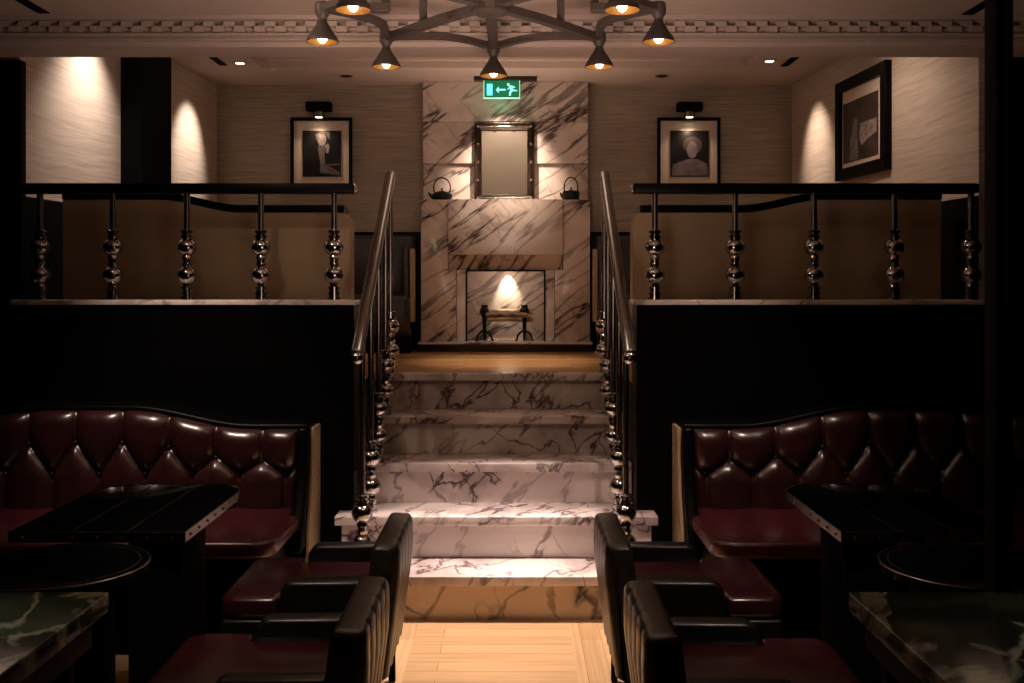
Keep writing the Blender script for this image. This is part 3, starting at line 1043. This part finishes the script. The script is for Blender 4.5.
# banquettes along the back wall beside the fireplace
for side in ('left', 'right'):
    L_ = side == 'left'
    s = -1 if L_ else 1
    xe = PX(414, 7.5) if L_ else PX(593.5, 7.5)
    xe -= s * .0
    xo = -2.28 if L_ else 2.16
    t = thing('wall_banquette', 'black leather banquette against the back wall, %s of the fireplace' % side, 'banquette', (xe, 7.6, ZL), 'banquettes along the back wall')
    xi = xe + s * .03
    box('end_panel', xe, xi, 7.49, 7.60, PZ(322, 7.5), PZ(249, 7.5), TANEDGE, t, .004)
    box('backrest', xi, xo, 7.88, 8.07, ZL + .4, PZ(236, 8), CHAIRLEATHER, t, .03)
    box('seat', xi, xo, 7.45, 7.9, ZL + .13, ZL + .43, CHAIRLEATHER, t, .04)
    box('plinth', xi, xo, 7.5, 8.0, ZL, ZL + .13, BLACK, t, 0)
    box('arm', xi, xi + s * .06, 7.5, 7.95, ZL + .1, PZ(246, 7.5), CHAIRLEATHER, t, .02)

# ------------------------------------------------------------------ lower tufted banquettes
PER = .2225
ZLB = .638


def wave_low(u):
    return .851 + .089 * smooth01((u - .30) / .58) - .03 * smooth01((u - 1.2) / .5)


def segd(px, pz, a, b):
    ax, az = a; bx2, bz = b
    dx, dz = bx2 - ax, bz - az
    l = dx * dx + dz * dz
    u = max(0., min(1., ((px - ax) * dx + (pz - az) * dz) / l)) if l else 0
    return math.hypot(px - ax - u * dx, pz - az - u * dz)


for side in ('left', 'right'):
    L_ = side == 'left'
    s = -1 if L_ else 1
    xe = -.953 if L_ else .797
    total = 2.15 if L_ else 2.3
    yw = 5.115
    t = thing('tufted_banquette', 'oxblood buttoned leather banquette against the black parapet, %s of the stairs' % side, 'banquette', (xe + s * total / 2, 4.6, 0), 'lower buttoned banquettes')
    YFACE = 4.905
    U0 = .075
    uppers = [(.24 + PER * q, wave_low(.24 + PER * q) - .152) for q in range(-1, 11)]
    lowers = [(.1275 + PER * q, ZLB) for q in range(-1, 11)]
    nu, nz = 230, 62
    zb0 = .44
    bm = bmesh.new()
    grid = []
    for i in range(nu + 1):
        u = U0 + (total - U0) * i / nu
        zt = wave_low(u)
        ups = [p for p in uppers if abs(p[0] - u) < PER * 1.2]
        lws = [p for p in lowers if abs(p[0] - u) < PER * 1.2]
        colv = []
        for j in range(nz + 1):
            z = zb0 + (zt - zb0) * j / nz
            d = 1e9
            db = 1e9
            for p in ups:
                d = min(d, segd(u, z, p, (p[0], zt + .2)))
                db = min(db, math.hypot(u - p[0], z - p[1]))
                for q in lws:
                    if abs(q[0] - p[0]) < PER * .6:
                        d = min(d, segd(u, z, p, q))
            for q in lws:
                d = min(d, segd(u, z, q, (q[0], -.2)))
                db = min(db, math.hypot(u - q[0], z - q[1]))
            k = min(1., d / .085)
            h = .052 * math.sqrt(max(0, 1 - (1 - k) ** 2))
            h += -.016 * math.exp(-(db / .03) ** 2)
            et = min(1., (zt - z) / .07)
            h = h * (.35 + .65 * math.sqrt(max(0, 1 - (1 - et) ** 2))) - .03 * (1 - math.sqrt(max(0, 1 - (1 - et) ** 2)))
            eu = min(1., (u - U0) / .05)
            h = h * math.sqrt(max(.05, 1 - (1 - eu) ** 2))
            colv.append(bm.verts.new((xe + s * u, YFACE - h - .035 * (zt - z), z)))
        grid.append(colv)
    for i in range(nu):
        for j in range(nz):
            bm.faces.new((grid[i][j], grid[i + 1][j], grid[i + 1][j + 1], grid[i][j + 1]))
    br = obj('backrest', bm, OXBLOOD, t, angle=180)
    for (u, z), row in [(p, 0) for p in uppers] + [(p, 1) for p in lowers]:
        if u < U0 + .03 or u > total - .02:
            continue
        bm = bmesh.new()
        sphere(bm, (xe + s * u, YFACE - .012 - .035 * (wave_low(u) - z), z), .0085, 10)
        obj('button', bm, OXBLOOD, br)
    # black body behind the padding with the waved black top trim
    top = [(xe + s * (.02 + (total - .02) * q / 40), wave_low(.02 + (total - .02) * q / 40) - .008) for q in range(41)]
    bm = bmesh.new()
    prism(bm, [(top[0][0], .02)] + top + [(top[-1][0], .02)], YFACE + .012, yw, 'y')
    obj('back_body', bm, BLACK, t, smooth=False)
    bm = bmesh.new()
    bar(bm, [(x, YFACE + .10, z + .014) for x, z in top], .20, .030)
    obj('top_trim', bm, BLACK, t, .012, 3)
    # waved end: tan outer skin and dark leather wing
    zt = wave_low(0) - .002
    bm = bmesh.new()
    prism(bm, [(5.10, .0), (5.10, zt), (4.93, zt), (4.93, .72), (4.91, .62), (4.885, .52), (4.85, .44), (4.82, .36), (4.80, .0)], xe, xe + s * .018, 'x')
    obj('end_panel', bm, TANEDGE, t, .004, 2)
    bm = bmesh.new()
    prism(bm, [(5.09, .3), (5.09, zt + .006), (4.885, zt + .006), (4.878, .72), (4.85, .62), (4.81, .52), (4.765, .44), (4.72, .36), (4.70, .3)], xe + s * .018, xe + s * .072, 'x')
    obj('end_wing', bm, BLACK, t, .016, 4, angle=180)
    # seat
    ya, xa = 4.215, xe + s * .03
    rad = .10
    poly = [(xe + s * total, 4.90), (xe + s * total, ya)]
    for q in range(9):
        a = PI / 2 * q / 8
        poly.append((xa + s * (rad - rad * math.sin(a)), ya + rad - rad * math.cos(a)))
    poly += [(xa, 4.72), (xa + s * .045, 4.74), (xa + s * .045, 4.90)]
    bm = bmesh.new(); prism(bm, poly, .405, .478, 'z')
    obj('seat', bm, SEATRED, t, .034, 5, angle=180)
    bm = bmesh.new()
    bx(bm, min(xe + s * .08, xe + s * total), max(xe + s * .08, xe + s * total), 4.27, 4.9, 0, .405)
    obj('plinth', bm, BLACK, t, smooth=False)

# ------------------------------------------------------------------ tables
ZT = .74


def roundrect(x0, x1, y0, y1, rfar, n=8, s=1):
    pts = [(x0, y0), (x1, y0)]
    for q in range(n + 1):
        a = PI / 2 * q / n
        pts.append((x1 - rfar + rfar * math.cos(a), y1 - rfar + rfar * math.sin(a)))
    for q in range(n + 1):
        a = PI / 2 + PI / 2 * q / n
        pts.append((x0 + rfar + rfar * math.cos(a), y1 - rfar + rfar * math.sin(a)))
    return pts


for side, xa, xb in (('left', -1.625, -1.06), ('right', 1.068, 1.625)):
    ya, yb = 3.315, 4.11
    t = thing('trunk_table', 'black lacquered table with riveted chrome edge before the %s banquette' % side, 'table', ((xa + xb) / 2, 3.7, 0), 'black tables in front of the banquettes')
    poly = roundrect(xa, xb, ya, yb, .16)
    bm = bmesh.new(); prism(bm, poly, ZT - .028, ZT, 'z')
    tp = obj('tabletop', bm, GLOSSBLACK, t, .003, 2)
    # chrome edge band: a thin wall round the top
    bm = bmesh.new()
    n = len(poly)
    c = Vector((sum(p[0] for p in poly) / n, sum(p[1] for p in poly) / n))
    outv = []
    for p in poly:
        pv = Vector(p)
        outv.append(pv + Vector((math.copysign(.004, pv.x - c.x), math.copysign(.004, pv.y - c.y))))
    ra = [bm.verts.new((p.x, p.y, ZT - .032)) for p in outv]; rb = [bm.verts.new((p.x, p.y, ZT + .001)) for p in outv]
    rc = [bm.verts.new((p[0], p[1], ZT + .002)) for p in poly]; rd = [bm.verts.new((p[0] + math.copysign(-.005, p[0] - c.x), p[1] + math.copysign(-.005, p[1] - c.y), ZT + .0016)) for p in poly]
    for A, B in ((ra, rb), (rb, rc), (rc, rd)):
        for q in range(n):
            bm.faces.new((A[q], A[(q + 1) % n], B[(q + 1) % n], B[q]))
    eb = obj('edge_band', bm, DARKCHROME, t)
    for q in range(7):
        x = xa + .04 + (xb - xa - .08) * q / 6
        bm = bmesh.new(); sphere(bm, (x, ya - .004, ZT - .017), .0055, 10)
        obj('rivet', bm, CHROME, eb)
    xi = xb if side == 'left' else xa
    for q in range(6):
        y = ya + .05 + .095 * q
        bm = bmesh.new(); sphere(bm, (xi + (.004 if side == 'left' else -.004), y, ZT - .017), .0055, 10)
        obj('rivet', bm, CHROME, eb)
    for u in (.34, .66):
        x = xa + (xb - xa) * u
        box('inlay_strip', x - .003, x + .003, ya + .004, yb - .004, ZT - .001, ZT + .0012, DARKCHROME, t, 0)
    # fluted pedestal
    px0, px1 = (xb - .20, xb - .02) if side == 'left' else (xa + .02, xa + .20)
    bm = bmesh.new()
    poly2 = []
    nf = 6
    for q in range(nf * 4 + 1):
        u = q / (nf * 4)
        poly2.append((px0 + (px1 - px0) * u, ya + .05 - .008 * abs(math.sin(PI * nf * u))))
    poly2 += [(px1, yb - .5), (px0, yb - .5)]
    prism(bm, poly2, .03, ZT - .028, 'z')
    obj('pedestal', bm, MATTBLACK, t, smooth=True, angle=60)
    xc = px1 if side == 'left' else px0
    box('corner_strip', xc - .004, xc + .004, ya + .034, ya + .046, .03, ZT - .03, MATTBLACK, t, .001)
    box('foot_plate', px0 - .03, px1 + .03, ya + .02, yb - .46, 0, .03, BLACK, t, .004)

for side, x in (('left', -1.298), ('right', 1.310)):
    y, r = 2.937, .245
    t = thing('round_table', 'small round black gloss table with chrome rim, nearest the camera on the %s' % side, 'table', (x, y, 0), 'small round black tables')
    bm = bmesh.new(); lathe(bm, [(r - .004, 0), (r, .003), (r, .025), (r - .004, .028)], x, y, ZT - .028, 64)
    obj('tabletop', bm, GLOSSBLACK, t)
    bm = bmesh.new(); lathe(bm, [(r + .001, -.005), (r + .004, -.004), (r + .004, -.001), (r + .002, .001), (r - .003, .001)], x, y, ZT, 64, cap=False)
    obj('rim', bm, DARKCHROME, t)
    bm = bmesh.new(); lathe(bm, [(r - .028, 0), (r - .028, .0012), (r - .024, .0012), (r - .024, 0)], x, y, ZT, 64, cap=False)
    obj('inlay_ring', bm, DARKCHROME, t)
    bm = bmesh.new(); lathe(bm, [(.150, .03), (.156, .04), (.152, .05), (.150, .06), (.150, .62), (.153, .63), (.160, .66), (.160, ZT - .028)], x, y, 0, 48)
    obj('drum', bm, MATTBLACK, t)
    bm = bmesh.new(); lathe(bm, [(.18, 0), (.18, .015), (.06, .035)], x, y, 0, 40)
    obj('base', bm, BLACK, t)

for side, xa, xb in (('left', -2.3, -1.025), ('right', .856, 2.3)):
    ya, yb, zt = 1.45, 2.605, .762
    t = thing('marble_table', 'dark green marble-topped table in the bottom %s foreground' % side, 'table', ((xa + xb) / 2, 2.0, 0), 'green marble tables in the foreground')
    box('marble_top', xa, xb, ya, yb, zt - .05, zt, GREENM, t, .004)
    box('apron', xa + .03, xb - .03, ya + .03, yb - .03, zt - .13, zt - .05, BLACK, t, .003)
    for x in (xa + .09, xb - .09):
        for y in (ya + .09, yb - .09):
            box('leg', x - .03, x + .03, y - .03, y + .03, 0, zt - .13, BLACK, t, .004)

# ------------------------------------------------------------------ armchairs (built once facing +x, then copied)


def cushion(poly, z0, z1, name, mat, parent, bev):
    bm = bmesh.new(); prism(bm, poly, z0, z1, 'z')
    return obj(name, bm, mat, parent, bev, 5, angle=180, local=True)


def make_chair():
    t = thing('armchair', '', 'chair', (0, 0, 0))
    W = .262
    # backrest: fluted on its outer face
    bm = bmesh.new()
    nf = 5
    nw = nf * 12
    secs = []
    ztop = .652
    for i in range(nw + 1):
        w = i / nw
        y = -W + 2 * W * w
        fl = abs(math.sin(PI * nf * w))
        e = min(1., min(w, 1 - w) / .07)
        rd = math.sqrt(max(0, 1 - (1 - e) ** 2))
        off = .020 * fl ** .6
        zt = ztop - .018 * (1 - rd)
        prof = [(.072, .19)]
        for q in range(9):
            z = .19 + (zt - .035 - .19) * q / 8
            lean = .060 * (1 - (z - .19) / (.652 - .19))
            fade = min(1., (zt - .03 - z) / .12 + .25)
            prof.append((.014 + lean - off * fade + .010 * (1 - rd), z))
        x_t = prof[-1][0]
        for q in range(1, 6):
            a = PI / 2 * q / 5
            prof.append((x_t + .022 * (1 - math.cos(a)), zt - .035 + .035 * math.sin(a)))
        prof.append((.085, zt + .003))
        for q in range(1, 6):
            a = PI / 2 * q / 5
            prof.append((.085 + .024 * math.sin(a), zt + .003 - .026 * (1 - math.cos(a))))
        prof += [(.118, .55), (.13, .40), (.13, .19)]
        secs.append([bm.verts.new((p[0], y, p[1])) for p in prof])
    m = len(secs[0])
    for a, b in zip(secs[:-1], secs[1:]):
        for q in range(m):
            bm.faces.new((a[q], a[(q + 1) % m], b[(q + 1) % m], b[q]))
    bm.faces.new(secs[0]); bm.faces.new(list(reversed(secs[-1])))
    bm.faces.ensure_lookup_table()
    bmesh.ops.recalc_face_normals(bm, faces=bm.faces)
    for f in bm.faces:
        if f.normal.x < -.45 and f.calc_center_median().z < .615:
            f.material_index = 1
    obj('backrest', bm, CHAIRLEATHER, t, .006, 2, angle=55, local=True, mats=[CHAIRBACK])
    # arms
    for s in (-1, 1):
        y0, y1 = sorted((s * .205, s * .280))
        poly = [(.11, .20), (.42, .20), (.42, .475)]
        for q in range(7):
            a = PI / 2 * q / 6
            poly.append((.42 - .05 + .05 * math.cos(a), .482 + .05 * math.sin(a)))
        poly += [(.11, .534)]
        bm = bmesh.new(); prism(bm, poly, y0, y1, 'y')
        obj('arm', bm, ARMLEATHER, t, .016, 4, angle=180, local=True)
    # T-shaped seat cushion
    xf = .632
    poly = [(.12, -.201), (.428, -.201), (.428, -.268)]
    for q in range(7):
        a = -PI / 2 + PI / 2 * q / 6
        poly.append((xf - .06 + .06 * math.cos(a), -.268 + .06 + .06 * math.sin(a)))
    for q in range(7):
        a = PI / 2 * q / 6
        poly.append((xf - .06 + .06 * math.cos(a), .268 - .06 + .06 * math.sin(a)))
    poly += [(.428, .268), (.428, .201), (.12, .201)]
    cushion(poly, .402, .474, 'seat_cushion', CHAIRSEAT, t, .022)
    bm = bmesh.new(); bx(bm, .115, .585, -.25, .25, .20, .398)
    for v in bm.verts:
        if abs(v.co.y) > .2 and v.co.x < .2:
            v.co.y *= .74
    bm.free()
    cushion([(.12, -.184), (.426, -.2), (.426, -.262), (.624, -.262), (.624, .262), (.426, .262), (.426, .2), (.12, .184)], .20, .398, 'seat_frame', ARMLEATHER, t, .016)
    for x, y in ((.105, -.225), (.105, .225), (.55, -.215), (.55, .215)):
        bm = bmesh.new()
        tp, bt = .021, .012
        A = [bm.verts.new((x + a * bt + (-.012 if x < .2 else 0), y + b * bt, 0)) for a, b in ((-1, -1), (1, -1), (1, 1), (-1, 1))]
        B = [bm.verts.new((x + a * tp, y + b * tp, .205)) for a, b in ((-1, -1), (1, -1), (1, 1), (-1, 1))]
        bm.faces.new(A); bm.faces.new(B)
        for q in range(4):
            bm.faces.new((A[q], A[(q + 1) % 4], B[(q + 1) % 4], B[q]))
        obj('leg', bm, MATTBLACK, t, .002, 2, local=True)
    return t


def dup(root):
    r = root.copy(); COL.objects.link(r)
    for c in list(root.children):
        d = c.copy(); COL.objects.link(d); d.parent = r
    return r


c0 = make_chair()
for i, (x, y, rz, lab) in enumerate(((.304, 3.755, 0, 'dark leather armchair with red seat right of the aisle, nearer the stairs'),
                                     (.322, 2.845, 0, 'dark leather armchair with red seat right of the aisle, nearer the camera'),
                                     (-.372, 3.755, PI, 'dark leather armchair with red seat left of the aisle, nearer the stairs'),
                                     (-.360, 2.885, PI, 'dark leather armchair with dark red seat left of the aisle, nearer the camera'))):
    c = c0 if i == 0 else dup(c0)
    c.location = (x, y, 0)
    c.rotation_euler = (0, 0, rz)
    c['label'] = lab
    c['category'] = 'chair'
    c['group'] = 'low armchairs beside the aisle'

# ------------------------------------------------------------------ lights


def spot(name, loc, to, w, deg, blend=.6, col=(1, .78, .58), size=.03):
    l = bpy.data.lights.new(name, 'SPOT')
    l.energy = w; l.spot_size = math.radians(deg); l.spot_blend = blend; l.color = col; l.shadow_soft_size = size
    o = bpy.data.objects.new(name, l); COL.objects.link(o)
    o.location = loc
    o.rotation_euler = (Vector(to) - Vector(loc)).to_track_quat('-Z', 'Y').to_euler()
    return o


WARM = (1, .76, .55)
spot('stair_spot', (-.08, 4.86, 2.68), (-.08, 4.54, 0.2), 620, 48, .9, (1, .81, .70), .03)
spot('landing_spot', (-.03, 6.75, 3.3), (-.03, 6.75, 1.0), 210, 38, 1., WARM, .03)
spot('mirror_spot', (-.055, 7.42, 3.10), (-.055, 7.95, 2.34), 150, 62, .8, (1, .80, .64), .015)
spot('firebox_spot', (-.03, 7.927, 1.643), (-.03, 7.975, 1.51), 16, 66, .7, (1, .82, .62), .008)
fl_ = bpy.data.lights.new('firebox_bounce_fill', 'POINT'); fl_.energy = .55; fl_.color = (1, .78, .56); fl_.shadow_soft_size = .02  # added point light standing in for bounce inside the firebox
fo_ = bpy.data.objects.new('firebox_bounce_fill', fl_); COL.objects.link(fo_); fo_.location = (-.03, 7.83, 1.58)
spot('chair_spot_left', (-1.05, 2.35, 2.82), (-.80, 3.45, .45), 85, 34, 1., (1, .76, .62), .04)
spot('chair_spot_right', (1.05, 2.35, 2.82), (.80, 3.45, .45), 85, 34, 1., (1, .76, .62), .04)
spot('wall_spot_left_front', (-2.16, 5.98, 3.10), (-2.50, 5.98, 2.50), 56, 92, 1., (1, .82, .70), .03)
spot('wall_spot_left_rear', (-1.92, 7.52, 3.09), (-2.35, 7.52, 2.56), 62, 56, .9, (1, .82, .68), .03)
spot('wall_spot_right_rear', (1.80, 7.55, 3.09), (2.25, 7.55, 2.52), 46, 56, 1., (1, .76, .58), .03)
spot('wall_spot_right_front', (1.62, 6.05, 3.10), (2.38, 6.1, 2.2), 21, 110, 1., (1, .74, .56), .05)
for px in (319, 689.5):
    x = PX(px, 8.05)
    spot('picture_spot', (x, 7.98, 2.80), (x, 8.09, 2.45), 3, 120, .9, (1, .72, .50), .02)
spot('lounge_fill', (-.05, 6.3, 3.35), (-.05, 6.9, 1.6), 20, 150, 1., (1, .70, .50), .3)
spot('lounge_bounce_fill', (-.05, 6.9, 1.7), (-.05, 7.0, 3.1), 60, 110, 1., (1, .72, .56), .4)  # added uplight in mid-air, stands in for bounce onto the lounge ceiling
spot('banquette_spot_left', (-1.72, 3.98, 2.80), (-1.62, 4.85, .86), 150, 50, 1., (1, .76, .62), .04)
spot('banquette_spot_right', (.98, 3.98, 2.80), (1.0, 4.85, .80), 115, 42, 1., (1, .76, .62), .04)
spot('parapet_spot', (-1.3, 3.6, 2.8), (0, 5.3, 1.75), 22, 110, 1., (1, .76, .56), .05)
spot('marble_fill_left', (-1.5, 2.2, 2.80), (-1.35, 2.2, .76), 30, 26, 1., (1, .85, .72), .04)  # added spot that brightens the left marble top
spot('marble_fill_right', (1.3, 2.0, 2.80), (1.25, 2.1, .76), 18, 28, 1., (1, .85, .72), .04)  # added spot that brightens the right marble top
up = spot('ceiling_bounce_fill', (-.08, 3.0, 1.5), (-.08, 4.1, 2.83), 110, 120, 1., (1, .72, .61), .4)  # added unseen uplight standing in for floor bounce on ceiling and cornice

w = bpy.data.worlds.new('world')
w.use_nodes = True
w.node_tree.nodes['Background'].inputs['Color'].default_value = (0, 0, 0, 1)
SC.world = w
SC.view_settings.view_transform = 'Standard'
SC.view_settings.look = 'None'
SC.view_settings.exposure = 0
